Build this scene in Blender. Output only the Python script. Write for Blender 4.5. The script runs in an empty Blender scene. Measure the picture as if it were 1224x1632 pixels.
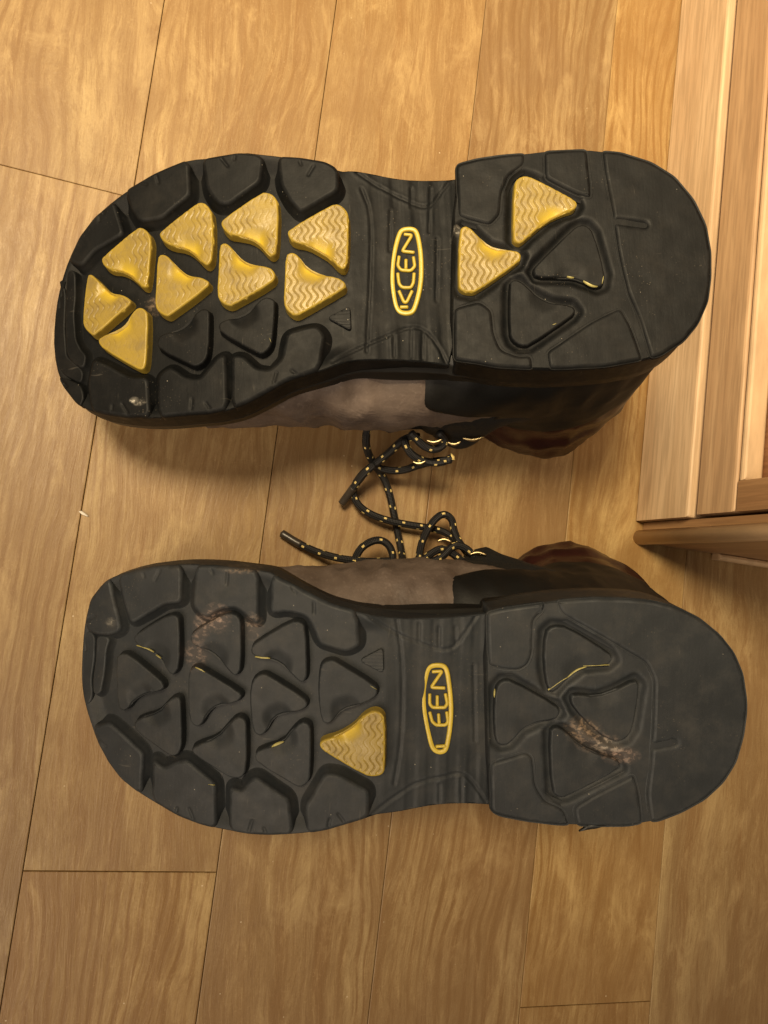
import bpy, math, random
import numpy as np
from mathutils import Matrix, Vector, noise
R_ = math.radians
C = bpy.context.scene.collection
SC = bpy.context.scene

# ------------------------------------------------------------------ camera, world, lamps, exposure
cam_d = bpy.data.cameras.new('camera')
cam = bpy.data.objects.new('camera', cam_d); C.objects.link(cam)
cam_d.sensor_fit = 'VERTICAL'; cam_d.sensor_height = 36.0; cam_d.lens = 26.03
cam_d.clip_start = 0.01; cam_d.clip_end = 50.0
_rows = ((0.949065, -0.14352112, -0.28049477), (0.12024387, 0.98783599, -0.0985975), (0.29123366, 0.05984766, 0.9547781))
CAM_H = 0.45
cam.matrix_world = Matrix.Translation((0, 0, CAM_H)) @ Matrix(_rows).to_4x4()
SC.camera = cam

world = bpy.data.worlds.new('World'); SC.world = world; world.use_nodes = True
wb = world.node_tree.nodes['Background']
wb.inputs[0].default_value = (1.0, 0.80, 0.60, 1); wb.inputs[1].default_value = 0.17

def area_lamp(name, loc, target, size, power, color):
    d = bpy.data.lights.new(name, 'AREA'); d.shape = 'DISK'; d.size = size; d.energy = power; d.color = color
    o = bpy.data.objects.new(name, d); C.objects.link(o); o.location = loc
    o.rotation_euler = (Vector(target) - Vector(loc)).to_track_quat('-Z', 'Y').to_euler()
    return o
sd = bpy.data.lights.new('ceiling_downlight', 'SPOT'); sd.energy = 192.0; sd.color = (1.0, 0.80, 0.51)
sd.spot_size = R_(74); sd.spot_blend = 1.0; sd.shadow_soft_size = 0.20
so = bpy.data.objects.new('ceiling_downlight', sd); C.objects.link(so); so.location = (-0.42, 0.42, 1.35)
so.rotation_euler = (Vector((0.22, 0.66, 0.0)) - so.location).to_track_quat('-Z', 'Y').to_euler()
area_lamp('fill_light', (-0.70, -0.75, 1.2), (0.1, -0.15, 0.0), 0.9, 15.0, (1.0, 0.81, 0.61))  # added soft fill for shadows and sole sheen, not an actual lamp

SC.view_settings.view_transform = 'Standard'; SC.view_settings.look = 'None'
SC.view_settings.exposure = 0.0; SC.view_settings.gamma = 1.0; SC.view_settings.use_curve_mapping = False
SC.cycles.max_bounces = 6

FRAMES = {'L': [[0.22094, 0.17148, 0.17512], [-0.93278, -0.17197, -0.31679], [-0.16892, 0.98492, -0.03729], [-0.31842, -0.01872, 0.94776]], 'R': [[0.2663, -0.04037, 0.17005], [-0.94449, -0.08507, -0.31734], [-0.1181, 0.98925, 0.08629], [-0.30658, -0.11898, 0.94438]]}
DATA = {
'L': {
  'outline': [(1692,521),(1810,554),(1898,585),(1988,604),(2047,615),(2153,638),(2276,623),(2416,632),(2519,613),(2617,581),(2728,533),(2820,489),(2919,428),(3009,343),(3080,234),(3127,120),(3159,-2),(3176,-160),(3164,-296),(3125,-403),(3051,-497),(2957,-555),(2839,-590),(2708,-613),(2581,-623),(2456,-622),(2364,-624),(2253,-613),(2177,-589),(2063,-538),(1986,-498),(1841,-462),(1767,-440),(1682,-408),(1564,-405),(1387,-415),(1191,-449),(1128,488),(1214,481),(1337,480),(1442,492),(1547,516),(1636,530)],
  'heel': [(1150,500),(1040,521),(921,531),(803,532),(714,538),(518,531),(460,520),(365,501),(224,442),(123,365),(44,247),(0,122),(-12,-8),(0,-133),(24,-244),(76,-345),(148,-423),(262,-489),(375,-511),(518,-523),(733,-525),(904,-511),(1012,-496),(1117,-469),(1225,-451)],
  'block': {'T1':[(1978,596),(1868,582),(1750,552),(1698,517),(1703,403),(1885,307),(1930,369),(1969,452)],'T2':[(2345,621),(2274,624),(2166,631),(2070,612),(2053,583),(2069,472),(2224,375),(2282,388),(2326,462)],'T3':[(2748,523),(2608,578),(2516,604),(2427,626),(2415,593),(2414,442),(2556,349),(2673,348),(2717,425)],'T4':[(2810,480),(2791,407),(2760,300),(2842,273),(2919,245),(2991,181),(3076,223),(3005,338),(2915,423)],'T5':[(3077,179),(3041,159),(3040,37),(3053,-56),(3044,-184),(3014,-245),(2986,-271),(3001,-331),(3064,-288),(3089,-240),(3094,-113),(3091,46)],'T6':[(3110,159),(3102,48),(3112,-110),(3104,-257),(3009,-346),(3017,-401),(3138,-327),(3166,-276),(3176,-163),(3154,-6)],'T7':[(3146,-351),(3017,-420),(3004,-471),(3012,-526),(3047,-500),(3121,-405)],'B1':[(2941,-299),(2863,-341),(2748,-413),(2655,-427),(2647,-615),(2770,-606),(2886,-578),(2957,-551),(2968,-414)],'B2':[(2600,-421),(2539,-385),(2463,-447),(2393,-460),(2308,-366),(2268,-345),(2269,-613),(2362,-626),(2454,-624),(2603,-623)],'B3':[(2233,-360),(2188,-364),(2125,-431),(2058,-445),(1997,-390),(1972,-272),(1874,-251),(1830,-248),(1798,-295),(1816,-371),(1831,-459),(1984,-500),(2062,-540),(2176,-591),(2242,-612)]},
  'hblock': {'H1':[(1142,494),(1041,515),(922,525),(810,526),(814,465),(894,415),(928,341),(945,229),(998,177),(1083,208),(1149,233)],'H2':[(728,530),(520,525),(514,328),(518,276),(592,303),(732,392)],'H3':[(459,514),(367,499),(226,440),(125,362),(46,244),(2,120),(-9,-10),(2,-135),(26,-246),(78,-346),(150,-424),(264,-490),(313,-499),(352,-314),(397,-169),(423,18),(435,231),(455,416)],'H4':[(1196,-199),(1070,-174),(1015,-219),(1010,-332),(984,-411),(912,-445),(848,-443),(842,-517),(1013,-497),(1117,-470),(1211,-453)],'H5':[(426,-244),(387,-327),(341,-503),(520,-525),(734,-523),(779,-518),(785,-435),(574,-306)]},
  'tri': {'Y1':[(2957,118),(2942,125),(2922,112),(2865,46),(2828,9),(2771,-6),(2735,-30),(2723,-51),(2740,-67),(2921,-187),(2942,-181),(2980,-140),(2989,-104),(2972,41)],'Y2':[(2879,184),(2868,201),(2690,310),(2664,315),(2632,291),(2616,261),(2611,220),(2636,21),(2656,8),(2700,55),(2736,91),(2785,118),(2829,125),(2866,153)],'Y3':[(2908,-220),(2891,-198),(2792,-174),(2752,-149),(2724,-106),(2691,-80),(2658,-90),(2637,-124),(2652,-330),(2660,-375),(2676,-388),(2705,-379),(2878,-261)],'Y4':[(2571,261),(2561,278),(2390,386),(2359,397),(2328,381),(2299,328),(2307,113),(2332,79),(2354,90),(2398,145),(2444,181),(2516,200),(2553,227)],'Y5':[(2564,166),(2584,147),(2594,15),(2603,-82),(2588,-115),(2548,-144),(2526,-141),(2336,-25),(2329,-1),(2341,10),(2371,28),(2426,40),(2463,69),(2508,121),(2533,153)],'Y6':[(2264,278),(2255,298),(2063,413),(2033,410),(2004,393),(1982,351),(2000,122),(2022,96),(2045,110),(2079,159),(2122,193),(2182,211),(2227,221),(2253,252)],'Y7':[(2252,184),(2274,171),(2281,70),(2295,-65),(2278,-103),(2239,-128),(2209,-119),(2030,-31),(2011,1),(2024,33),(2053,50),(2121,65),(2165,90),(2200,133),(2229,172)],'Y8':[(1949,195),(1942,222),(1739,328),(1701,332),(1667,299),(1656,267),(1670,55),(1686,13),(1710,15),(1757,76),(1800,106),(1857,143),(1924,157)],'Y9':[(1962,98),(1932,112),(1903,94),(1862,31),(1790,-10),(1726,-23),(1689,-50),(1688,-71),(1700,-85),(1901,-190),(1931,-197),(1968,-168),(1981,-128),(1971,-32)],'Y10':[(1120,186),(1144,166),(1167,-99),(1154,-126),(1111,-138),(1082,-134),(876,-6),(865,26),(881,46),(910,53),(961,63),(1010,81),(1064,136),(1091,172)],'Y11':[(821,410),(857,400),(877,368),(900,110),(887,88),(864,81),(818,120),(735,184),(660,216),(606,227),(590,251),(597,272),(644,306),(784,395)],'K1':[(2385,-123),(2342,-127),(2334,-158),(2346,-332),(2366,-378),(2410,-398),(2446,-383),(2587,-298),(2602,-263),(2585,-225),(2519,-218),(2455,-194)],'K2':[(2074,-91),(2030,-103),(2019,-125),(2038,-298),(2054,-341),(2093,-368),(2128,-351),(2286,-248),(2296,-207),(2272,-189),(2181,-173),(2135,-146)],'K4':[(583,159),(548,151),(522,115),(485,-83),(498,-136),(525,-146),(575,-122),(630,-94),(702,-89),(803,-80),(815,-46),(799,-23),(622,137)],'K5':[(929,-105),(910,-85),(882,-90),(849,-119),(809,-166),(740,-207),(649,-224),(631,-252),(653,-278),(854,-401),(897,-401),(933,-373),(944,-336)],'K3':[(1787,-197),(1674,-147),(1674,-270)]},
  'logo': [(1411,240),(1350,239),(1333,223),(1322,162),(1317,84),(1323,-24),(1340,-100),(1368,-178),(1384,-192),(1428,-192),(1460,-175),(1472,-122),(1479,-29),(1471,63),(1455,140),(1427,223)],
  'letters': [[[(1400,205),(1362,199),(1414,122),(1357,112)]],[[(1430,98),(1439,52),(1425,29),(1377,23),(1358,44),(1362,90)],[(1398,80),(1401,34)]],[[(1441,15),(1438,-38),(1424,-57),(1382,-60),(1369,-36),(1363,10)]],[[(1440,-72),(1419,-131),(1407,-132),(1377,-76)],[(1438,-152),(1402,-154)]]],
  'groove': [[(1771,-418),(1679,-363),(1559,-314),(1438,-261),(1393,-250),(1333,-260),(1277,-325),(1230,-439)],[(1618,524),(1520,450),(1402,387),(1344,356),(1272,334),(1219,407),(1159,477)],[(1593,437),(1551,311),(1574,-30),(1609,-365)],[(1460,327),(1474,124)],[(1354,438),(1359,343)],[(1260,439),(1279,218)],[(1393,-262),(1401,-399)],[(1475,-291),(1481,-391)],[(1337,-278),(1348,-406)],[(1241,186),(1265,-125)]],
  'sliver': [([(662,-86),(630,-94)],3),([(588,-112),(547,-138),(525,-143)],4),([(495,-97),(504,-132)],3),([(2055,-291),(2047,-312)],2),([(747,-313),(726,-305)],3)],
  'n_fore': 37,
  'slit': [(408,162),(286,136)],
  'flap': [],
},
'R': {
  'outline': [(2203,587),(2230,598),(2399,611),(2476,616),(2633,615),(2755,602),(2877,580),(3006,536),(3072,501),(3145,412),(3175,300),(3186,174),(3189,32),(3179,-61),(3154,-142),(3123,-216),(3088,-292),(3021,-386),(2949,-459),(2862,-508),(2778,-545),(2639,-600),(2524,-628),(2424,-639),(2286,-650),(2181,-647),(2047,-632),(1916,-608),(1866,-591),(1721,-540),(1597,-529),(1508,-512),(1419,-496),(1308,-488),(1157,-495),(1135,-497),(1180,427),(1225,423),(1413,399),(1597,394),(1715,406),(1813,426),(1924,451),(2014,489),(2104,533)],
  'heel': [(1219,452),(1122,473),(1022,494),(908,513),(808,525),(709,534),(566,537),(460,532),(346,507),(230,454),(134,380),(69,302),(25,205),(3,91),(1,28),(11,-79),(40,-202),(93,-297),(175,-382),(280,-447),(384,-493),(526,-523),(681,-530),(842,-531),(986,-520),(1117,-500),(1164,-481)],
  'block': {'A1':[(3167,302),(3141,413),(3064,502),(3030,523),(3010,438),(2975,334),(2963,270),(3029,246),(3107,245),(3158,259)],'A0':[(3096,228),(3028,228),(3048,174),(3055,49),(3073,-46),(3105,-59),(3111,12),(3096,122)],'A9':[(3166,258),(3117,226),(3118,120),(3133,10),(3123,-67),(3147,-133),(3175,-58),(3185,35),(3181,176)],'C1':[(3108,-215),(3065,-206),(3016,-184),(2960,-217),(2824,-313),(2829,-515),(2859,-504),(2946,-455),(3018,-382),(3081,-292)],'C2':[(2771,-337),(2714,-373),(2657,-339),(2600,-318),(2453,-417),(2441,-634),(2522,-625),(2637,-596),(2765,-543)],'C3':[(2379,-428),(2318,-444),(2286,-388),(2253,-371),(2096,-466),(2073,-630),(2179,-643),(2284,-646),(2373,-639)],'C4':[(2015,-491),(1973,-418),(1929,-334),(1864,-340),(1725,-410),(1724,-537),(1866,-587),(1915,-604),(2005,-623)],'A2':[(2988,541),(2874,581),(2752,603),(2652,611),(2647,433),(2730,421),(2814,367),(2906,312),(2939,398)],'A3':[(2576,615),(2474,617),(2397,612),(2276,603),(2269,348),(2312,381),(2376,425),(2453,414),(2525,363),(2583,413)],'A4':[(2207,588),(2096,540),(2007,497),(1918,459),(1810,434),(1790,269),(1847,240),(1971,271),(2003,348),(2042,402),(2137,419),(2205,404)]},
  'hblock': {'H5':[(1211,450),(1123,474),(1023,492),(932,507),(942,460),(986,421),(986,270),(1004,212),(1047,181),(1127,184),(1194,196)],'H6':[(895,514),(809,526),(710,535),(567,537),(462,532),(348,508),(232,455),(136,381),(71,303),(27,207),(6,92),(3,29),(13,-78),(42,-200),(95,-295),(177,-380),(282,-445),(386,-491),(426,-495),(448,-360),(436,-229),(432,-26),(434,162),(471,238),(587,303),(733,381),(864,449)],'H7':[(1159,-476),(1170,-249),(1113,-229),(1005,-189),(969,-211),(950,-347),(905,-415),(817,-449),(783,-526),(843,-529),(987,-518),(1118,-498)],'H8':[(760,-528),(780,-439),(705,-386),(503,-269),(477,-353),(454,-503),(528,-520),(682,-528)]},
  'tri': {'L1':[(2703,372),(2664,366),(2651,337),(2645,128),(2672,83),(2695,87),(2745,149),(2789,185),(2863,206),(2891,234),(2881,259),(2799,317)],'L2':[(2406,399),(2360,384),(2347,341),(2341,140),(2361,104),(2382,105),(2439,164),(2493,205),(2556,224),(2597,251),(2589,293),(2467,369)],'L3':[(2115,370),(2062,372),(2041,347),(2025,128),(2039,92),(2062,91),(2108,133),(2159,174),(2219,192),(2288,203),(2298,231),(2281,262)],'L4':[(2984,134),(2957,161),(2912,162),(2743,56),(2719,22),(2741,-1),(2823,-24),(2882,-61),(2908,-103),(2942,-120),(2967,-95)],'L5':[(2600,107),(2569,134),(2531,122),(2350,31),(2331,5),(2363,-26),(2455,-45),(2500,-85),(2529,-147),(2560,-155),(2590,-122),(2599,-12)],'L6':[(2247,120),(2211,116),(2039,19),(2018,-15),(2049,-46),(2123,-59),(2181,-85),(2218,-161),(2247,-175),(2278,-151),(2298,10),(2288,85)],'L7':[(1954,189),(1910,200),(1881,186),(1712,91),(1693,59),(1710,27),(1787,-9),(1859,-32),(1901,-87),(1924,-102),(1954,-89),(1972,28),(1970,151)],'L8':[(2879,-177),(2853,-143),(2754,-111),(2704,-52),(2675,-25),(2647,-19),(2633,-45),(2622,-230),(2633,-285),(2661,-307),(2700,-299),(2857,-211)],'L9':[(2355,-88),(2316,-100),(2306,-129),(2300,-336),(2323,-379),(2368,-383),(2408,-368),(2560,-290),(2576,-265),(2558,-245),(2450,-199),(2400,-136)],'L10':[(2048,-96),(2012,-103),(2000,-135),(1996,-340),(2010,-385),(2047,-405),(2083,-389),(2252,-300),(2265,-268),(2245,-240),(2133,-200),(2091,-139)],'LY':[(1960,-192),(1943,-173),(1870,-150),(1799,-103),(1757,-51),(1714,-26),(1679,-33),(1657,-62),(1650,-296),(1661,-325),(1704,-336),(1748,-329),(1926,-234),(1953,-212)],'LS':[(1791,193),(1679,258),(1672,136)],'H1':[(1153,98),(1125,134),(1082,136),(872,28),(853,-6),(875,-36),(955,-53),(1025,-91),(1081,-158),(1115,-168),(1144,-149),(1157,-27)],'H2':[(935,362),(902,395),(833,392),(641,281),(622,250),(647,226),(761,210),(825,155),(880,92),(911,96),(936,214)],'H3':[(810,60),(796,84),(687,76),(600,112),(519,161),(495,133),(519,-64),(546,-112),(599,-131),(693,-77),(788,17)],'H4':[(899,-95),(874,-67),(830,-86),(756,-155),(669,-190),(582,-212),(566,-252),(805,-390),(839,-398),(877,-370)]},
  'logo': [(1471,169),(1442,182),(1391,184),(1370,169),(1356,104),(1345,30),(1339,-44),(1342,-125),(1354,-215),(1365,-243),(1398,-250),(1428,-239),(1443,-213),(1471,-109),(1485,-35),(1490,24),(1486,93)],
  'letters': [[[(1443,143),(1396,148),(1447,68),(1381,68)]],[[(1452,38),(1450,-13),(1435,-27),(1378,-25),(1367,-6),(1378,41)],[(1416,30),(1414,-20)]],[[(1449,-49),(1436,-93),(1417,-110),(1370,-108),(1361,-90),(1369,-45)],[(1407,-56),(1402,-104)]],[[(1414,-212),(1366,-207)]]],
  'groove': [[(1775,421),(1639,328),(1444,256),(1369,248),(1325,278),(1240,417)],[(1724,-543),(1570,-428),(1497,-384),(1394,-361),(1289,-337),(1236,-380),(1166,-480)],[(1621,396),(1584,174),(1578,-183),(1607,-391)],[(1418,355),(1415,265)],[(1513,368),(1511,288)],[(1340,356),(1337,281)],[(1392,-394),(1390,-478)],[(1288,-365),(1284,-479)],[(1246,177),(1228,-184)]],
  'sliver': [([(2873,208),(2823,200),(2779,183)],3),([(2769,172),(2742,156)],2),([(2565,128),(2537,118),(2515,108)],4),([(2276,197),(2240,194),(2204,193)],4),([(2183,-221),(2154,-205),(2127,-194)],5),([(911,99),(853,145),(825,161)],5),([(825,161),(783,197),(741,213)],3),([(755,216),(636,226)],2),([(1157,55),(1156,95)],3),([(2484,-420),(2453,-423)],2),([(1732,87),(1702,71)],2)],
  'n_fore': 36,
  'slit': [(422,-141),(329,-120)],
  'flap': [(744,-554),(705,-534),(665,-524),(620,-516)],
},
}
LACES = {
 'L1': [(1022, 909, 500), (1016, 843, 500), (1032, 795, 450), (1077, 758, 350), (1164, 723, 200), (1259, 669, 120), (1326, 564, 80), (1375, 453, 50), (1415, 339, 50), (1431, 220, 120), (1400, 121, 300)],
 'L2': [(1330, 876, 500), (1263, 861, 500), (1230, 829, 450), (1203, 778, 360), (1156, 720, 280), (1102, 664, 220), (1074, 598, 150), (1079, 537, 100), (1122, 473, 90), (1203, 425, 110), (1331, 399, 130), (1468, 395, 130), (1616, 395, 130), (1705, 374, 180), (1735, 305, 300)],
 'L3': [(1137, 703, 300), (1099, 659, 262), (1076, 601, 200), (1054, 542, 130), (1025, 472, 75)],
 'L4': [(1154, 716, 210), (1231, 699, 200), (1337, 706, 220), (1407, 743, 300), (1467, 767, 400), (1539, 774, 500)],
 'L5': [(1235, 843, 510), (1263, 798, 500), (1313, 761, 480), (1415, 746, 440), (1509, 757, 450), (1552, 795, 500)],
 'L6': [(1240, 862, 620), (1337, 806, 580), (1425, 804, 550), (1484, 862, 550), (1414, 897, 600)],
 'R1': [(687, 240, 40), (788, 191, 70), (898, 151, 130), (996, 130, 220), (1072, 125, 300), (1176, 127, 340), (1290, 149, 360), (1368, 143, 340)],
 'R2': [(1086, 64, 320), (1091, 131, 300), (1119, 205, 300), (1179, 253, 300), (1235, 268, 300), (1286, 245, 310), (1315, 185, 330), (1295, 120, 380)],
 'R3': [(1469, 156, 350), (1497, 266, 270), (1536, 368, 240), (1588, 454, 240), (1638, 488, 240), (1703, 463, 220), (1712, 393, 240), (1724, 326, 300), (1761, 253, 380)],
 'R4': [(1448, 158, 440), (1514, 225, 430), (1577, 263, 430), (1640, 237, 450), (1688, 195, 500)],
 'R5': [(1502, 172, 500), (1564, 205, 480), (1630, 288, 460), (1702, 282, 480), (1760, 227, 500)],
}
HOOKS = {'L': [((1378, 846, 630), 0.5), ((1511, 862, 600), 0.3), ((1615, 903, 620), 1.0), ((1358, 740, 470), 0.3)], 'R': [((1755, 244, 550), 0.6), ((1888, 239, 550), 1.0), ((1557, 296, 500), 0.4), ((1651, 138, 620), 0)]}
# ------------------------------------------------------------------ node helpers and materials
class NT:
    def __init__(s, name):
        s.m = bpy.data.materials.new(name); s.m.use_nodes = True
        s.t = s.m.node_tree; s.b = s.t.nodes['Principled BSDF']
    def n(s, typ, **kw):
        nd = s.t.nodes.new(typ)
        for k, v in kw.items(): setattr(nd, k, v)
        return nd
    def link(s, a, b): s.t.links.new(a, b)
    def coord(s, out='Object'): return s.n('ShaderNodeTexCoord').outputs[out]
    def mapping(s, vec, scale=(1, 1, 1), loc=(0, 0, 0)):
        m = s.n('ShaderNodeMapping'); s.link(vec, m.inputs['Vector'])
        m.inputs['Scale'].default_value = scale; m.inputs['Location'].default_value = loc
        return m.outputs[0]
    def noise(s, vec, scale, detail=4, rough=.55, dist=0.0):
        n = s.n('ShaderNodeTexNoise'); s.link(vec, n.inputs['Vector'])
        n.inputs['Scale'].default_value = scale; n.inputs['Detail'].default_value = detail
        n.inputs['Roughness'].default_value = rough; n.inputs['Distortion'].default_value = dist
        return n.outputs['Fac']
    def ramp(s, fac, stops):
        r = s.n('ShaderNodeValToRGB'); s.link(fac, r.inputs[0]); e = r.color_ramp.elements
        while len(e) < len(stops): e.new(.5)
        for el, (p, c) in zip(e, stops):
            el.position = p; el.color = (c, c, c, 1) if not hasattr(c, '__len__') else (*c, 1)
        return r.outputs[0]
    def mix(s, fac, a, b, blend='MIX'):
        m = s.n('ShaderNodeMix', data_type='RGBA', blend_type=blend)
        for sock, v in ((m.inputs[0], fac), (m.inputs[6], a), (m.inputs[7], b)):
            if hasattr(v, 'is_linked'): s.link(v, sock)
            elif hasattr(v, '__len__'): sock.default_value = (*v, 1)
            else: sock.default_value = v
        return m.outputs[2]
    def math(s, op, a, b=None, clamp=False):
        m = s.n('ShaderNodeMath', operation=op, use_clamp=clamp)
        for i, v in enumerate((a, b)):
            if v is None: continue
            if hasattr(v, 'is_linked'): s.link(v, m.inputs[i])
            else: m.inputs[i].default_value = v
        return m.outputs[0]
    def bump(s, h, strength=.3, dist=.001, prev=None):
        b = s.n('ShaderNodeBump'); b.inputs['Strength'].default_value = strength; b.inputs['Distance'].default_value = dist
        s.link(h, b.inputs['Height'])
        if prev is not None: s.link(prev, b.inputs['Normal'])
        return b.outputs[0]
    def out(s, color=None, rough=None, normal=None, metal=None, spec=None):
        for k, v in (('Base Color', color), ('Roughness', rough), ('Normal', normal), ('Metallic', metal), ('Specular IOR Level', spec)):
            if v is None: continue
            if hasattr(v, 'is_linked'): s.link(v, s.b.inputs[k])
            elif hasattr(v, '__len__'): s.b.inputs[k].default_value = (*v, 1)
            else: s.b.inputs[k].default_value = v
        return s.m

def blob(t, co, centre, radius):
    """soft ball mask round a point of the boot, for a scuff with a shape of its own"""
    d = t.n('ShaderNodeVectorMath', operation='SUBTRACT'); t.link(co, d.inputs[0]); d.inputs[1].default_value = centre
    sc = t.n('ShaderNodeVectorMath', operation='DIVIDE'); t.link(d.outputs[0], sc.inputs[0]); sc.inputs[1].default_value = radius
    ln = t.n('ShaderNodeVectorMath', operation='LENGTH'); t.link(sc.outputs[0], ln.inputs[0])
    return t.math('SUBTRACT', 1.0, ln.outputs['Value'], clamp=True)

def rubber(name, scuffs, tint, dust=.25, spec=.28):
    t = NT(name); co = t.coord()
    big = t.noise(co, 28, 5, .6); fine = t.noise(co, 900, 3, .6); mid = t.noise(co, 160, 4, .6)
    dk = [c * .72 for c in tint]
    col = t.mix(t.ramp(big, [(.3, 0), (.7, 1)]), dk, tint)
    dmask = t.math('MULTIPLY', t.ramp(t.noise(co, 55, 6, .7), [(.48, 0), (.8, 1)]), dust)
    col = t.mix(dmask, col, (.115, .10, .08))
    # short pale scratches
    sv = t.noise(t.mapping(co, (60, 420, 60)), 1.0, 2, .5)
    col = t.mix(t.math('MULTIPLY', t.ramp(sv, [(.73, 0), (.78, 1)]), .16), col, (.20, .18, .15))
    sv2 = t.noise(t.mapping(co, (380, 45, 45), (.3, 0, 0)), 1.0, 3, .6)
    col = t.mix(t.math('MULTIPLY', t.ramp(sv2, [(.70, 0), (.76, 1)]), .14), col, (.16, .145, .12))
    # specks of dust
    v = t.n('ShaderNodeTexVoronoi'); v.inputs['Scale'].default_value = 210; t.link(co, v.inputs['Vector'])
    spk = t.ramp(v.outputs['Distance'], [(.035, 1), (.06, 0)])
    gate = t.ramp(t.noise(co, 75, 1), [(.56, 0), (.60, 1)])
    col = t.mix(t.math('MULTIPLY', spk, t.math('MULTIPLY', gate, .6)), col, (.42, .38, .30))
    for centre, radius, colour, amt in scuffs:
        b = blob(t, co, centre, radius)
        tx = t.ramp(t.noise(t.mapping(co, (330, 430, 330)), 1.0, 3, .6, .3), [(.50, 0), (.68, 1)])
        f = t.math('MULTIPLY', t.math('MULTIPLY', t.ramp(b, [(.0, 0), (.75, 1)]), t.math('ADD', tx, .16, clamp=True)), amt)
        col = t.mix(f, col, colour)
    ge = t.n('ShaderNodeNewGeometry')
    wornm = t.math('MULTIPLY', t.ramp(ge.outputs['Pointiness'], [(.505, 0), (.56, 1)]), t.ramp(t.noise(co, 130, 4, .7), [(.42, 0), (.62, .55)]))
    col = t.mix(wornm, col, [min(1, c * 2.6 + .012) for c in tint])
    v2 = t.n('ShaderNodeTexVoronoi'); v2.inputs['Scale'].default_value = 620; t.link(co, v2.inputs['Vector'])
    grit = t.math('MULTIPLY', t.ramp(v2.outputs['Distance'], [(.10, 1), (.18, 0)]), t.ramp(t.noise(co, 42, 4, .65), [(.54, 0), (.70, .5)]))
    col = t.mix(grit, col, (.15, .125, .09))
    rg = t.ramp(t.math('ADD', t.math('MULTIPLY', big, .5), t.math('MULTIPLY', mid, .5)), [(.3, .46), (.7, .66)])
    nb = t.bump(sv2, .12, .0006); nb = t.bump(mid, .14, .0007, nb); nb = t.bump(fine, .12, .00025, nb)
    return t.out(col, rg, nb, spec=spec)

def yellow_rubber():
    t = NT('yellow_rubber'); co = t.coord()
    dirt = t.noise(co, 120, 6, .72); big = t.noise(co, 45, 4, .6); fine = t.noise(co, 1100, 3, .6)
    col = t.mix(t.ramp(big, [(.3, 0), (.7, 1)]), (.235, .165, .034), (.31, .220, .042))
    col = t.mix(t.ramp(dirt, [(.46, 0), (.72, .75)]), col, (.165, .118, .046))
    at = t.n('ShaderNodeAttribute', attribute_name='clean')
    col = t.mix(at.outputs['Fac'], col, (.50, .36, .025))
    at2 = t.n('ShaderNodeAttribute', attribute_name='groove')
    col = t.mix(t.math('MULTIPLY', at2.outputs['Fac'], .7), col, (.11, .068, .02))
    v = t.n('ShaderNodeTexVoronoi'); v.inputs['Scale'].default_value = 700; t.link(co, v.inputs['Vector'])
    col = t.mix(t.ramp(v.outputs['Distance'], [(.10, .5), (.22, 0)]), col, (.25, .165, .07))
    nb = t.bump(dirt, .2, .0005); nb = t.bump(fine, .25, .00025, nb)
    return t.out(col, t.ramp(dirt, [(.3, .28), (.7, .55)]), nb, spec=.45)

def plain(name, col, rough, scale=200, var=.25, bump=.15, metal=0, spec=.5, stretch=(1, 1, 1)):
    t = NT(name); co = t.mapping(t.coord(), stretch); a = t.noise(co, scale, 5, .6); b = t.noise(co, scale * 6, 3, .6)
    lo = [c * (1 - var) for c in col]; hi = [min(1, c * (1 + var)) for c in col]
    c = t.mix(t.ramp(a, [(.3, 0), (.7, 1)]), lo, hi)
    nb = t.bump(a, bump, .001); nb = t.bump(b, bump, .0004, nb)
    return t.out(c, rough, nb, metal, spec)

def leather():
    t = NT('brown_leather'); co = t.coord()
    a = t.noise(co, 40, 6, .65); b = t.noise(co, 420, 4, .65)
    v = t.n('ShaderNodeTexVoronoi'); v.inputs['Scale'].default_value = 650; t.link(co, v.inputs['Vector'])
    col = t.mix(t.ramp(a, [(.3, 0), (.72, 1)]), (.072, .053, .043), (.155, .117, .094))
    col = t.mix(t.ramp(b, [(.55, 0), (.8, .6)]), col, (.21, .165, .135))
    nb = t.bump(v.outputs['Distance'], .12, .0004); nb = t.bump(a, .3, .003, nb); nb = t.bump(b, .12, .0005, nb)
    return t.out(col, t.ramp(a, [(.3, .5), (.7, .75)]), nb, spec=.4)

def lace_mat():
    t = NT('black_yellow_cord'); uv = t.n('ShaderNodeUVMap').outputs[0]
    s = t.n('ShaderNodeSeparateXYZ'); t.link(uv, s.inputs[0])
    U, V = s.outputs[0], s.outputs[1]                 # U: metres along the cord, V: turns round it
    def fleck(off, turn):
        a = t.math('FRACT', t.math('ADD', t.math('MULTIPLY', U, 1 / .0118), off))
        m1 = t.math('LESS_THAN', t.math('ABSOLUTE', t.math('SUBTRACT', a, .5)), .075)
        b = t.math('FRACT', t.math('ADD', t.math('MULTIPLY', V, 2.0), turn))
        m2 = t.math('LESS_THAN', t.math('ABSOLUTE', t.math('SUBTRACT', b, .5)), .085)
        return t.math('MULTIPLY', m1, m2)
    f = t.math('MAXIMUM', fleck(0, 0.1), fleck(.16, .55))
    # braid
    br = t.math('MULTIPLY', t.math('SINE', t.math('ADD', t.math('MULTIPLY', U, 3200), t.math('MULTIPLY', V, 25.13))),
                t.math('SINE', t.math('SUBTRACT', t.math('MULTIPLY', U, 3200), t.math('MULTIPLY', V, 25.13))))
    col = t.mix(f, (.0065, .006, .0065), (.70, .54, .20))
    return t.out(col, .62, t.bump(br, .55, .0005), spec=.45)

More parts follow.
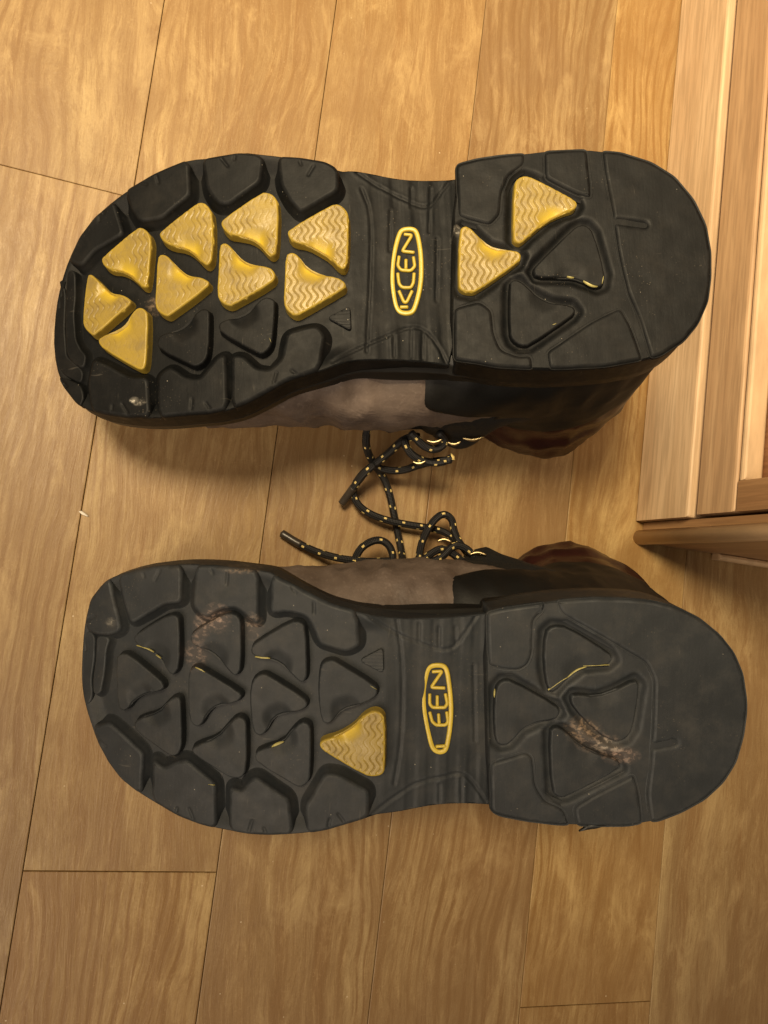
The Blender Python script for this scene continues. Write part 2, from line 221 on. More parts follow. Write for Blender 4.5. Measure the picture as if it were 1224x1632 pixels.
def floor_wood():
    t = NT('oak_plank'); oi = t.n('ShaderNodeObjectInfo'); rnd = oi.outputs['Random']
    co = t.coord('Object')
    off = t.n('ShaderNodeCombineXYZ'); t.link(t.math('MULTIPLY', rnd, 31.7), off.inputs[0]); t.link(t.math('MULTIPLY', rnd, 17.3), off.inputs[1]); t.link(t.math('MULTIPLY', rnd, 7.0), off.inputs[2])
    va = t.n('ShaderNodeVectorMath', operation='ADD'); t.link(co, va.inputs[0]); t.link(off.outputs[0], va.inputs[1]); p = va.outputs[0]
    # warp so the grain wanders
    wn = t.n('ShaderNodeTexNoise'); t.link(t.mapping(p, (11, 4.5, 11)), wn.inputs['Vector']); wn.inputs['Scale'].default_value = 1; wn.inputs['Detail'].default_value = 3
    ws = t.n('ShaderNodeVectorMath', operation='SCALE'); t.link(wn.outputs['Color'], ws.inputs[0]); ws.inputs['Scale'].default_value = .050
    wp = t.n('ShaderNodeVectorMath', operation='ADD'); t.link(p, wp.inputs[0]); t.link(ws.outputs[0], wp.inputs[1]); q = wp.outputs[0]
    broad = t.noise(t.mapping(q, (30, 1.7, 30)), 1, 4, .6)
    wide = t.noise(t.mapping(q, (13, 2.2, 13)), 1, 3, .55)
    band = t.noise(t.mapping(q, (120, 3.4, 120)), 1, 5, .62, .4)
    fib = t.noise(t.mapping(q, (560, 34, 560)), 1, 5, .7, .3)
    pores = t.noise(t.mapping(q, (1000, 100, 1000)), 1, 2, .6)
    grit = t.noise(p, 900, 2, .6)
    blot = t.noise(p, 9, 5, .65)
    wv = t.n('ShaderNodeTexWave', wave_type='RINGS', rings_direction='Z'); t.link(t.mapping(q, (1, .105, .0), (-.03, .0, 0)), wv.inputs['Vector'])
    wv.inputs['Scale'].default_value = 42; wv.inputs['Distortion'].default_value = 5.5; wv.inputs['Detail'].default_value = 3; wv.inputs['Detail Scale'].default_value = 1.6
    rgate = t.ramp(t.noise(t.mapping(p, (6, 2.2, 6), (3, 1, 0)), 1, 1), [(.40, 0), (.54, 1)])
    col = t.mix(t.ramp(broad, [(.26, 0), (.74, 1)]), (.228, .143, .066), (.45, .330, .166))
    col = t.mix(t.ramp(wide, [(.36, .5), (.62, 0)]), col, (.245, .140, .062))
    col = t.mix(t.ramp(band, [(.34, .65), (.52, 0)]), col, (.215, .118, .048))
    col = t.mix(t.math('MULTIPLY', t.ramp(wv.outputs['Fac'], [(.0, .85), (.5, 0)]), rgate), col, (.205, .115, .046))
    col = t.mix(t.ramp(fib, [(.52, 0), (.74, .38)]), col, (.58, .425, .225))
    col = t.mix(t.ramp(fib, [(.30, .5), (.47, 0)]), col, (.20, .112, .045))
    col = t.mix(t.ramp(pores, [(.32, .4), (.44, 0)]), col, (.19, .108, .044))
    col = t.mix(t.ramp(grit, [(.3, .22), (.5, 0)]), col, (.20, .118, .05))
    col = t.mix(t.ramp(grit, [(.6, 0), (.8, .25)]), col, (.60, .44, .25))
    col = t.mix(t.ramp(blot, [(.36, .55), (.60, 0)]), col, (.225, .140, .070))
    patch = t.noise(t.mapping(q, (46, 15, 46)), 1, 5, .68, .8)
    col = t.mix(t.ramp(patch, [(.38, .5), (.52, 0)]), col, (.215, .128, .056))
    col = t.mix(t.ramp(patch, [(.54, 0), (.70, .4)]), col, (.52, .385, .20))
    vd = t.n('ShaderNodeTexVoronoi'); vd.inputs['Scale'].default_value = 95; t.link(p, vd.inputs['Vector'])
    col = t.mix(t.math('MULTIPLY', t.ramp(vd.outputs['Distance'], [(.03, 1), (.05, 0)]), t.ramp(t.noise(p, 30, 1), [(.58, 0), (.62, .7)])), col, (.68, .56, .40))
    hv = t.n('ShaderNodeHueSaturation'); t.link(col, hv.inputs['Color'])
    t.link(t.math('ADD', t.math('MULTIPLY', rnd, .24), .95), hv.inputs['Value']); t.link(t.math('ADD', t.math('MULTIPLY', rnd, .10), 1.02), hv.inputs['Saturation'])
    rg = t.ramp(fib, [(.3, .50), (.7, .38)])
    nb = t.bump(fib, .35, .0007); nb = t.bump(pores, .18, .0004, nb); nb = t.bump(broad, .1, .002, nb)
    return t.out(hv.outputs[0], rg, nb, spec=.4)

def cabinet_wood(name, axis, lo, hi, knots=True):
    """hickory-like board, grain along axis 1 (y) or 2 (z)"""
    t = NT(name); oi = t.n('ShaderNodeObjectInfo'); co = t.coord('Object')
    off = t.n('ShaderNodeCombineXYZ'); t.link(t.math('MULTIPLY', oi.outputs['Random'], 9.0), off.inputs[0]); t.link(t.math('MULTIPLY', oi.outputs['Random'], 5.0), off.inputs[1])
    va = t.n('ShaderNodeVectorMath', operation='ADD'); t.link(co, va.inputs[0]); t.link(off.outputs[0], va.inputs[1]); p = va.outputs[0]
    st = lambda a, b: (a, b, a) if axis == 1 else (a, a, b)
    g = t.noise(t.mapping(p, st(60, 4)), 1, 5, .6, .6); f = t.noise(t.mapping(p, st(420, 22)), 1, 4, .6)
    col = t.mix(t.ramp(g, [(.3, 0), (.7, 1)]), lo, hi)
    col = t.mix(t.ramp(f, [(.40, .42), (.58, 0)]), col, [c * .6 for c in lo])
    if knots:
        v = t.n('ShaderNodeTexVoronoi'); t.link(t.mapping(p, st(22, 9)), v.inputs['Vector']); v.inputs['Scale'].default_value = 1
        kn = t.math('MULTIPLY', t.ramp(v.outputs['Distance'], [(.05, 1), (.24, 0)]), t.ramp(t.noise(p, 14, 1), [(.50, 0), (.58, .8)]))
        col = t.mix(kn, col, (.16, .075, .03))
    return t.out(col, .42, t.bump(f, .12, .0005), spec=.45)

# scuff positions are in the boot's own frame (metres: length from heel, across, outward)
SCUFF_R = (((0.2467, 0.0369, -0.003), (0.008, 0.008, 0.03), (0.42, 0.3, 0.24), 0.6),
  ((0.2549, 0.032, -0.003), (0.006, 0.008, 0.03), (0.42, 0.3, 0.24), 0.55),
  ((0.2298, 0.0334, -0.003), (0.006, 0.008, 0.03), (0.46, 0.34, 0.26), 0.42),
  ((0.2577, 0.0184, -0.003), (0.008, 0.009, 0.03), (0.42, 0.3, 0.24), 0.45),
  ((0.0744, -0.0082, -0.003), (0.01, 0.007, 0.03), (0.36, 0.255, 0.17), 0.7),
  ((0.0671, -0.0137, -0.003), (0.012, 0.006, 0.03), (0.46, 0.34, 0.26), 0.42),
  ((0.0569, -0.0191, -0.003), (0.01, 0.005, 0.03), (0.42, 0.3, 0.24), 0.7),
  ((0.0627, -0.015, -0.003), (0.008, 0.004, 0.03), (0.6, 0.55, 0.46), 0.4),
  ((0.3013, 0.0309, -0.003), (0.004, 0.003, 0.03), (0.6, 0.55, 0.46), 0.4),
  ((0.2367, 0.0602, -0.003), (0.012, 0.0025, 0.03), (0.36, 0.255, 0.17), 0.4),)
SCUFF_L = (((0.2725, -0.0526, -0.003), (0.0028, 0.0018, 0.03), (0.75, 0.7, 0.6), 1.0),
  ((0.2696, -0.0541, -0.003), (0.004, 0.002, 0.03), (0.6, 0.55, 0.46), 0.4),
  ((0.2612, -0.0059, -0.003), (0.007, 0.006, 0.03), (0.36, 0.255, 0.17), 0.5),
  ((0.1156, 0.0173, -0.003), (0.003, 0.003, 0.03), (0.75, 0.7, 0.6), 0.4),)
# ------------------------------------------------------------------ mesh helpers
def link(name, me, mat=None, parent=None, smooth=True):
    o = bpy.data.objects.new(name, me); C.objects.link(o)
    if mat is not None: me.materials.append(mat)
    if smooth and len(me.polygons): me.polygons.foreach_set('use_smooth', np.ones(len(me.polygons), bool))
    if parent is not None: o.parent = parent
    return o
def mesh(name, V, F):
    me = bpy.data.meshes.new(name); me.from_pydata([tuple(v) for v in V], [], [tuple(f) for f in F]); me.update(); return me
def tag(o, label=None, cat=None, group=None, kind=None):
    for k, v in (('label', label), ('category', cat), ('group', group), ('kind', kind)):
        if v: o[k] = v
    return o
def chaikin(P, n=2, closed=True):
    P = np.asarray(P, float)
    for _ in range(n):
        Q = np.roll(P, -1, 0)
        A = P * .75 + Q * .25; B = P * .25 + Q * .75
        if closed: P = np.stack([A, B], 1).reshape(-1, P.shape[1])
        else:
            P = np.concatenate([P[:1], np.stack([A[:-1], B[:-1]], 1).reshape(-1, P.shape[1]), P[-1:]])
    return P
def fillet(P, r):
    P = np.asarray(P, float); out = []; n = len(P)
    for i in range(n):
        a, b, c = P[i - 1], P[i], P[(i + 1) % n]; da, dc = a - b, c - b; la, lc = np.linalg.norm(da), np.linalg.norm(dc)
        t = min(r, .42 * la, .42 * lc); p0 = b + da / la * t; p2 = b + dc / lc * t
        for f in (0, .33, .67, 1): out.append((1 - f) ** 2 * p0 + 2 * f * (1 - f) * b + f * f * p2)
    return np.array(out)
def resample(P, step, closed=True):
    P = np.asarray(P, float)
    Q = np.concatenate([P, P[:1]]) if closed else P
    L = np.r_[0, np.cumsum(np.linalg.norm(np.diff(Q, axis=0), axis=1))]
    n = max(6, int(round(L[-1] / step)))
    t = np.linspace(0, L[-1], n, endpoint=not closed) if not closed else np.arange(n) * L[-1] / n
    return np.stack([np.interp(t, L, Q[:, i]) for i in range(Q.shape[1])], 1)
def ccw(P):
    x, y = P[:, 0], P[:, 1]
    a = (x * np.roll(y, -1) - np.roll(x, -1) * y).sum()
    return P if a > 0 else P[::-1].copy()
def normals2(P):
    t = np.roll(P, -1, 0) - np.roll(P, 1, 0); t /= np.linalg.norm(t, axis=1)[:, None] + 1e-12
    nrm = np.stack([t[:, 1], -t[:, 0]], 1)
    nrm = nrm + .5 * (np.roll(nrm, 1, 0) + np.roll(nrm, -1, 0)); nrm /= np.linalg.norm(nrm, axis=1)[:, None] + 1e-12
    return nrm
def seg_near(Pts, P, closed=True):
    """distance to polyline and the nearest point on it"""
    A = P if closed else P[:-1]; B = np.roll(P, -1, 0) if closed else P[1:]
    out_d = np.empty(len(Pts)); out_q = np.empty((len(Pts), 2))
    for i in range(0, len(Pts), 6000):
        p = Pts[i:i + 6000, None, :]; ab = (B - A)[None]
        t = np.clip(((p - A[None]) * ab).sum(2) / ((ab ** 2).sum(2) + 1e-18), 0, 1)
        q = A[None] + t[..., None] * ab; d = ((p - q) ** 2).sum(2); j = d.argmin(1)
        r = np.arange(len(j)); out_d[i:i + 6000] = np.sqrt(d[r, j]); out_q[i:i + 6000] = q[r, j]
    return out_d, out_q
def inside(Pts, P):
    x, y = Pts[:, 0], Pts[:, 1]; c = np.zeros(len(Pts), bool); n = len(P)
    for i in range(n):
        x1, y1 = P[i]; x2, y2 = P[(i + 1) % n]
        if y1 == y2: continue
        m = (y1 > y) != (y2 > y)
        c ^= m & (x < (x2 - x1) * (y - y1) / (y2 - y1) + x1)
    return c
def grid_fill(P, h):
    """square grid over the polygon, its border snapped onto the outline"""
    lo = P.min(0) - h; hi = P.max(0) + h
    nx = int((hi[0] - lo[0]) / h) + 2; ny = int((hi[1] - lo[1]) / h) + 2
    X, Yy = np.meshgrid(lo[0] + np.arange(nx) * h, lo[1] + np.arange(ny) * h, indexing='ij')
    pts = np.stack([X.ravel(), Yy.ravel()], 1)
    ins = inside(pts, P); I = ins.reshape(nx, ny)
    cell = I[:-1, :-1] | I[1:, :-1] | I[:-1, 1:] | I[1:, 1:]
    ci, cj = np.nonzero(cell); idx = lambda i, j: i * ny + j
    quads = np.stack([idx(ci, cj), idx(ci + 1, cj), idx(ci + 1, cj + 1), idx(ci, cj + 1)], 1)
    used = np.unique(quads); remap = -np.ones(len(pts), int); remap[used] = np.arange(len(used))
    p = pts[used]; out = ~ins[used]
    d, q = seg_near(p, P)
    p[out] = q[out]
    near = (~out) & (d < h * .3); p[near] = q[near]
    d[out] = 0; d[near] = 0
    Q = remap[quads]; a = np.zeros(len(Q)); ok = np.ones(len(Q), bool)
    for k in range(4):
        e, f = p[Q[:, k]], p[Q[:, (k + 1) % 4]]; a += e[:, 0] * f[:, 1] - e[:, 1] * f[:, 0]
        w = p[Q[:, (k + 2) % 4]]; ok &= ((f - e)[:, 0] * (w - f)[:, 1] - (f - e)[:, 1] * (w - f)[:, 0]) > -.03 * h * h
    return p, Q[ok & (a * .5 > .03 * h * h)], d
def rings(loops, closed=True, flip=False):
    """quads between stacked loops of equal count"""
    n = len(loops[0]); F = []
    for k in range(len(loops) - 1):
        a, b = k * n, (k + 1) * n
        for i in range(n if closed else n - 1):
            j = (i + 1) % n
            q = (a + i, a + j, b + j, b + i)
            F.append(q[::-1] if flip else q)
    return np.concatenate(loops), F
def smoothstep(x): x = np.clip(x, 0, 1); return x * x * (3 - 2 * x)
def bevel_box(name, x0, x1, y0, y1, z0, z1, b, mat, parent=None):
    V = []; F = []
    def loop(d, z): return [(x0 + d, y0 + d, z), (x1 - d, y0 + d, z), (x1 - d, y1 - d, z), (x0 + d, y1 - d, z)]
    for d, z in ((b, z0), (0, z0 + b), (0, z1 - b), (b * .3, z1 - b * .3), (b, z1)): V += loop(d, z)
    for k in range(4):
        for i in range(4):
            j = (i + 1) % 4; F.append((k * 4 + i, k * 4 + j, k * 4 + 4 + j, k * 4 + 4 + i))
    F.append((3, 2, 1, 0)); F.append((16, 17, 18, 19))
    o = link(name, mesh(name, V, F), mat, parent, smooth=False); return o
def tube(P, r, seg=10, uv=True, flat=1.0, cap=True):
    """round tube along a 3D path; U = metres along, V = turns"""
    P = np.asarray(P, float); n = len(P)
    T = np.gradient(P, axis=0); T /= np.linalg.norm(T, axis=1)[:, None] + 1e-12
    ref = np.array([0, 0, 1.0]); N = ref - T[0] * (T[0] @ ref)
    if np.linalg.norm(N) < .1: N = np.array([1.0, 0, 0]) - T[0] * T[0][0]
    N /= np.linalg.norm(N); V = []; L = np.r_[0, np.cumsum(np.linalg.norm(np.diff(P, axis=0), axis=1))]
    rr = np.broadcast_to(r, n)
    for i in range(n):
        N = N - T[i] * (N @ T[i]); N /= np.linalg.norm(N) + 1e-12; B = np.cross(T[i], N)
        for k in range(seg):
            a = 2 * math.pi * k / seg; V.append(P[i] + rr[i] * (math.cos(a) * N * flat + math.sin(a) * B))
    F = []; UV = []
    for i in range(n - 1):
        for k in range(seg):
            j = (k + 1) % seg; F.append((i * seg + k, i * seg + j, (i + 1) * seg + j, (i + 1) * seg + k))
            UV += [(L[i], k / seg), (L[i], (k + 1) / seg), (L[i + 1], (k + 1) / seg), (L[i + 1], k / seg)]
    if cap:
        V.append(P[0] - T[0] * rr[0] * .4); V.append(P[-1] + T[-1] * rr[-1] * .4); a, b = len(V) - 2, len(V) - 1
        for k in range(seg):
            j = (k + 1) % seg; F.append((a, j, k)); UV += [(0, 0)] * 3
            F.append((b, (n - 1) * seg + k, (n - 1) * seg + j)); UV += [(L[-1], 0)] * 3
    me = mesh('tube', V, F)
    if uv:
        l = me.uv_layers.new(name='UVMap'); l.data.foreach_set('uv', np.array(UV, np.float32).ravel())
    return me
def spline(P, step, rounds=3):
    return resample(chaikin(np.asarray(P, float), rounds, False), step, False)

# ------------------------------------------------------------------ materials
M = {}
M['yellow'] = yellow_rubber()
M['logo'] = plain('logo_yellow', (.46, .345, .04), .36, 300, .12, .1)
M['rubber_L'] = rubber('black_rubber', SCUFF_L, (.0050, .0055, .0059), .08, .18)
M['rubber_R'] = rubber('worn_black_rubber', SCUFF_R, (.0205, .0236, .0268), .18)
M['side'] = plain('sidewall_rubber', (.010, .0095, .008), .5, 90, .2, .1)
M['leather'] = leather()
M['counter'] = plain('black_nubuck', (.0042, .004, .0034), .6, 120, .3, .2, spec=.35)
M['maroon'] = plain('maroon_leather', (.022, .0068, .0055), .34, 90, .35, .3, spec=.4)
M['tongue'] = plain('black_mesh', (.0042, .004, .0036), .7, 500, .3, .4)
M['sliver'] = plain('worn_yellow', (.34, .30, .10), .45, 400, .35, .2)
M['lining'] = plain('dark_lining', (.02, .016, .013), .9, 300)
M['lace'] = lace_mat()
M['aglet'] = plain('dark_plastic', (.035, .028, .022), .35, 200)
M['brass'] = plain('brass', (.50, .40, .22), .35, 300, .1, .05, metal=1)
M['floor'] = floor_wood()
M['sub'] = plain('subfloor', (.26, .172, .092), .9)
M['flake'] = plain('white_flake', (.75, .70, .60), .7)
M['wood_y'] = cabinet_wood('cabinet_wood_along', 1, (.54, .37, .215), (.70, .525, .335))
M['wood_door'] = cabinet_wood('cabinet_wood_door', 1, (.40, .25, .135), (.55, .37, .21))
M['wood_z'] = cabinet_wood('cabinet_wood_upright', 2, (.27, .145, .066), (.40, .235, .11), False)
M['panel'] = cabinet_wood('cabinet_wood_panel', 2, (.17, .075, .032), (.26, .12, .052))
M['wood_edge'] = plain('lit_wood_edge', (.55, .38, .22), .5, 150, .15, .1, stretch=(1, .2, .2))  # paler wood; light caught by bead and door bevel is put into the colour

# ------------------------------------------------------------------ floor of planks
floor = link('floor', mesh('floor', [(-.72, -.95, -.012), (1.0, -.95, -.012), (1.0, 1.25, -.012), (-.72, 1.25, -.012)], [(0, 1, 2, 3)]), M['sub'])
tag(floor, kind='structure')
seams = [-.6619, -.5591, -.4563, -.3535, -.2507, -.1479, -.0451, .0583, .1610, .2635, .3630, .4650, .5670, .6690, .7710, .8730, .9750]
known = {5: .2088, 6: -.1755, 9: -.2585}
random.seed(4)
for r in range(len(seams) - 1):
    y0 = known.get(r, random.choice((.33, -.42, .55, -.36)) if r in (7, 8) else random.uniform(-.3, .3))
    if r == 7: y0 = -.65
    if r == 8: y0 = .20
    if r == 10: y0 = .16
    ys = [-.95, 1.25] + [y for y in (y0 - .80, y0, y0 + .80) if -.93 < y < 1.23]; ys.sort()
    for a, b in zip(ys[:-1], ys[1:]):
        dz = random.uniform(-.00012, .00012); g = .00016
        o = bevel_box('floor_plank', 0, seams[r + 1] - seams[r] - 2 * g, 0, b - a - 2 * g, -.0118, dz, .0005, M['floor'], floor)
        o.location = (seams[r] + g, a + g, 0)

# a small white flake lying by a seam
V, F = rings([np.array([(-.0022, .0, 0), (-.0006, -.0006, 0), (.0016, -.0005, 0), (.0024, -.0002, 0), (.0008, .0003, 0), (-.0012, .0006, 0)]) * s + (0, 0, z) for s, z in ((1, .0), (1.02, .0003), (.7, .0007))])
F.append(tuple(range(12, 18))); fo = link('flake', mesh('flake', V, F), M['flake'])
fo.scale = (1.35, 1.5, 1.5); fo.location = (-.0436, .0200, .0003); fo.rotation_euler = (0, 0, R_(-18))
tag(fo, 'tiny white flake lying on the floor at a plank seam left of the boots', 'flake')

# ------------------------------------------------------------------ cabinet at the right
CX = .3173
cab = bpy.data.objects.new('cabinet', None); C.objects.link(cab); cab.location = (CX, .0545, 0)
tag(cab, 'brown wooden floor cabinet with a recessed panel door, behind the boot heels', 'cabinet')
def cpart(name, x0, x1, y0, y1, z0, z1, b, mat, par=cab):
    o = bevel_box(name, x0, x1, y0, y1, z0, z1, b, mat, par); return o
W2, YE, ZT = .42, 1.15, .62
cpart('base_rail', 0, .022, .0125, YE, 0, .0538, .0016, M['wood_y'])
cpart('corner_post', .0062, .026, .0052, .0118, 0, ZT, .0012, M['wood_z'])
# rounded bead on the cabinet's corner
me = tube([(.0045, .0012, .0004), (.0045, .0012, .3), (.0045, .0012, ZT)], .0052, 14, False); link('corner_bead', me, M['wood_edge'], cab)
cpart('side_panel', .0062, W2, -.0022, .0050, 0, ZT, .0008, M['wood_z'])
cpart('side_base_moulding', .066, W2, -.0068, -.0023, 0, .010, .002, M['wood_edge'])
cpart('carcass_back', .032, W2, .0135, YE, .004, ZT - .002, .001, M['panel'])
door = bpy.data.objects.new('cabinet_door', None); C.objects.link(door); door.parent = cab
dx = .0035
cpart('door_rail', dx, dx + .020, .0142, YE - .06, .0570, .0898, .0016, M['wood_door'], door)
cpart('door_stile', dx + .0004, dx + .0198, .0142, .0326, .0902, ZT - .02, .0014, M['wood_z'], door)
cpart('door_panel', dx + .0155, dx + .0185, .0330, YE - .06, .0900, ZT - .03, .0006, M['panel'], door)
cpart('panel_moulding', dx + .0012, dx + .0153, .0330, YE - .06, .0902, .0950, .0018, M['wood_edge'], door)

# ------------------------------------------------------------------ the boots
K_SPRING = 1.32672
def spring(u): return -K_SPRING * np.maximum(0, np.asarray(u) - .195) ** 2
def base_level(u):
    return np.interp(u, [0, .10, .118, .15, .166, .18], [-.013, -.013, -.0122, -.0082, -.0060, -.0058])
def to3(p, n): return np.column_stack([p, np.broadcast_to(n, len(p)) + spring(p[:, 0])])
def wob(p, s, seed=0.0):
    u, v = p[:, 0] * s + seed, p[:, 1] * s + seed * 1.7
    return (np.sin(u * 1.3 + 1.7 * np.sin(v * .8)) + np.sin(v * 1.1 + 1.3 * np.sin(u * .7 + 2))) * .5

def lug(name, poly, parent, mat, base, bevel=.0011, flare=.0016, h=.0009, top=0.0, rounds=2, outer=None, shape=None, depth=None, step=.0007, grow=0.0):
    """one tread lug: rounded flank from the base up to a soft shoulder, then a top of its own relief"""
    P = ccw(resample(fillet(poly, .0022) if rounds == 2 else chaikin(poly, rounds), step)); N = normals2(P)
    if rounds == 2:
        for _ in range(2): P = .5 * P + .25 * (np.roll(P, 1, 0) + np.roll(P, -1, 0))
        N = normals2(P)
    fl = np.full(len(P), flare)
    if outer is not None:
        d, _ = seg_near(P, outer); P = P + N * (grow * smoothstep((d - .001) / .003))[:, None]; N = normals2(P); fl = np.where(d < .0035, .0003, np.minimum(flare, .0003 + (d - .0035) * .6 + .0008))
    lev = base(P[:, 0]) - .0012 if callable(base) else np.full(len(P), base - .0012)
    hh = top - lev
    prof = [(1.0, 1.00), (.66, .86), (.40, .66), (.18, .42), (.02, min(.3, bevel * 1.1 / hh.mean()))]
    L = [to3(P + N * (fl * a)[:, None], top - hh * b) for a, b in prof]
    zs = lambda Q: (shape(Q)[0] if shape else 0)
    for d, dn in ((-.06, .78), (-.25, .45), (-.6, .13), (-1.0, 0.0), (-1.5, .035), (-2.2, .09)):
        Q = P + N * (bevel * d); L.append(to3(Q, top - bevel * dn + zs(Q) + wob(Q, 330, poly[0][0] * 1000) * .00010))
    V, F = rings(L)
    Pin = P - N * bevel * 1.0
    g, q, dd = grid_fill(Pin, h)
    att = None; z = np.zeros(len(g))
    if shape: z, att = shape(g)
    G = to3(g, top + z + wob(g, 330, poly[0][0] * 1000) * .00010)
    me = bpy.data.meshes.new(name)
    nv = len(V); allV = np.concatenate([V, G]); allF = np.concatenate([np.array(F), q + nv])
    fast(me, allV, allF)
    if att is not None:
        for nm, arr in att.items():
            a = me.attributes.new(nm, 'FLOAT', 'POINT'); a.data.foreach_set('value', np.r_[np.full(nv, .3 if nm == 'clean' else 0.), arr].astype(np.float32))
    return link(name, me, mat, parent)
def fast(me, V, Q):
    me.vertices.add(len(V)); me.vertices.foreach_set('co', np.asarray(V, np.float32).ravel())
    me.loops.add(len(Q) * 4); me.loops.foreach_set('vertex_index', np.asarray(Q, np.int32).ravel())
    me.polygons.add(len(Q)); me.polygons.foreach_set('loop_start', np.arange(len(Q), dtype=np.int32) * 4)
    me.polygons.foreach_set('loop_total', np.full(len(Q), 4, np.int32)); me.update(calc_edges=True); me.validate()

def concave_mid(P):
    """middle of the hollow side of a triangular lug, and the direction to its inside"""
    P = ccw(resample(chaikin(P, 1), .0012)); c = P.mean(0)
    n = len(P); best = None
    for w in (5, 7, 9):
        a, b = np.roll(P, w, 0), np.roll(P, -w, 0); mid = (a + b) / 2; t = b - a
        s = (t[:, 0] * (P - a)[:, 1] - t[:, 1] * (P - a)[:, 0]) / (np.linalg.norm(t, axis=1) + 1e-9)   # >0: hollow for ccw
        i = s.argmax()
        if best is None or s[i] > best[0]: best = (s[i], P[i])
    d = c - best[1]; return best[1], d / (np.linalg.norm(d) + 1e-9)

def tri_shape(poly, wear=0.0, seed=0.0, deep=.0022, waves=True):
    m, dr = concave_mid(np.array(poly)); side = np.array([-dr[1], dr[0]])
    def f(g):
        rel = g - m; a = rel @ dr; b = rel @ side
        # wedge-shaped scoop running in from the hollow side
        w = smoothstep(1 - (a + .0012) / .0088) * smoothstep(1.45 - np.abs(b) / (.0058 - .2 * np.clip(a, 0, .009)))
        z = -deep * w
        gro = np.zeros(len(g))
        if waves:
            ph = g[:, 0] / .0030 + .34 * np.sin(2 * math.pi * g[:, 1] / .0076 + seed) + .06 * np.sin(g[:, 1] * 900 + seed * 3)
            fr = np.abs(ph - np.round(ph))
            gro = np.clip(1 - fr / .125, 0, 1)
            worn = smoothstep((wob(g, 230, seed) * .5 + .5 - (1 - wear)) * 4 + .5)
            gro = gro * (1 - worn * .85) * (1 - smoothstep(w * 3))
            z = z - .00055 * gro
        return z, {'groove': gro, 'clean': w}
    return f

def stroke(pts, z, r, flat):
    P = resample(chaikin(chaikin(resample(np.column_stack([np.array(pts, float), np.full(len(pts), z)]), .0011, False), 1, False), 1, False), .0005, False) if len(pts) > 2 else resample(np.column_stack([np.array(pts, float), np.full(len(pts), z)]), .0008, False)
    return tube(P, r, 10, False, flat)

def cat_rom(A, t):
    i = int(min(max(math.floor(t), 0), len(A) - 2)); f = t - i
    p0, p1, p2, p3 = A[max(i - 1, 0)], A[i], A[i + 1], A[min(i + 2, len(A) - 1)]
    return .5 * ((2 * p1) + (-p0 + p2) * f + (2 * p0 - 5 * p1 + 4 * p2 - p3) * f * f + (-p0 + 3 * p1 - 3 * p2 + p3) * f ** 3)

# last of the boot: bottom/back point, top/front point (length, outward), half widths inner / outer side
SECT = np.array([
    (.303, -.014, .303, -.026, .016, .016), (.297, -.014, .300, -.046, .032, .032), (.283, -.014, .287, -.064, .043, .044),
    (.262, -.015, .265, -.078, .052, .053), (.235, -.016, .238, -.085, .0555, .055), (.202, -.018, .204, -.093, .056, .054),
    (.165, -.021, .172, -.104, .0595, .051), (.118, -.024, .150, -.116, .0600, .049), (.070, -.020, .134, -.124, .0560, .049),
    (.022, -.018, .124, -.130, .0540, .050), (-.001, -.045, .118, -.134, .0560, .052), (-.004, -.085, .115, -.137, .0600, .055),
    (-.003, -.122, .113, -.139, .0650, .058), (.000, -.158, .111, -.142, .0690, .060)])

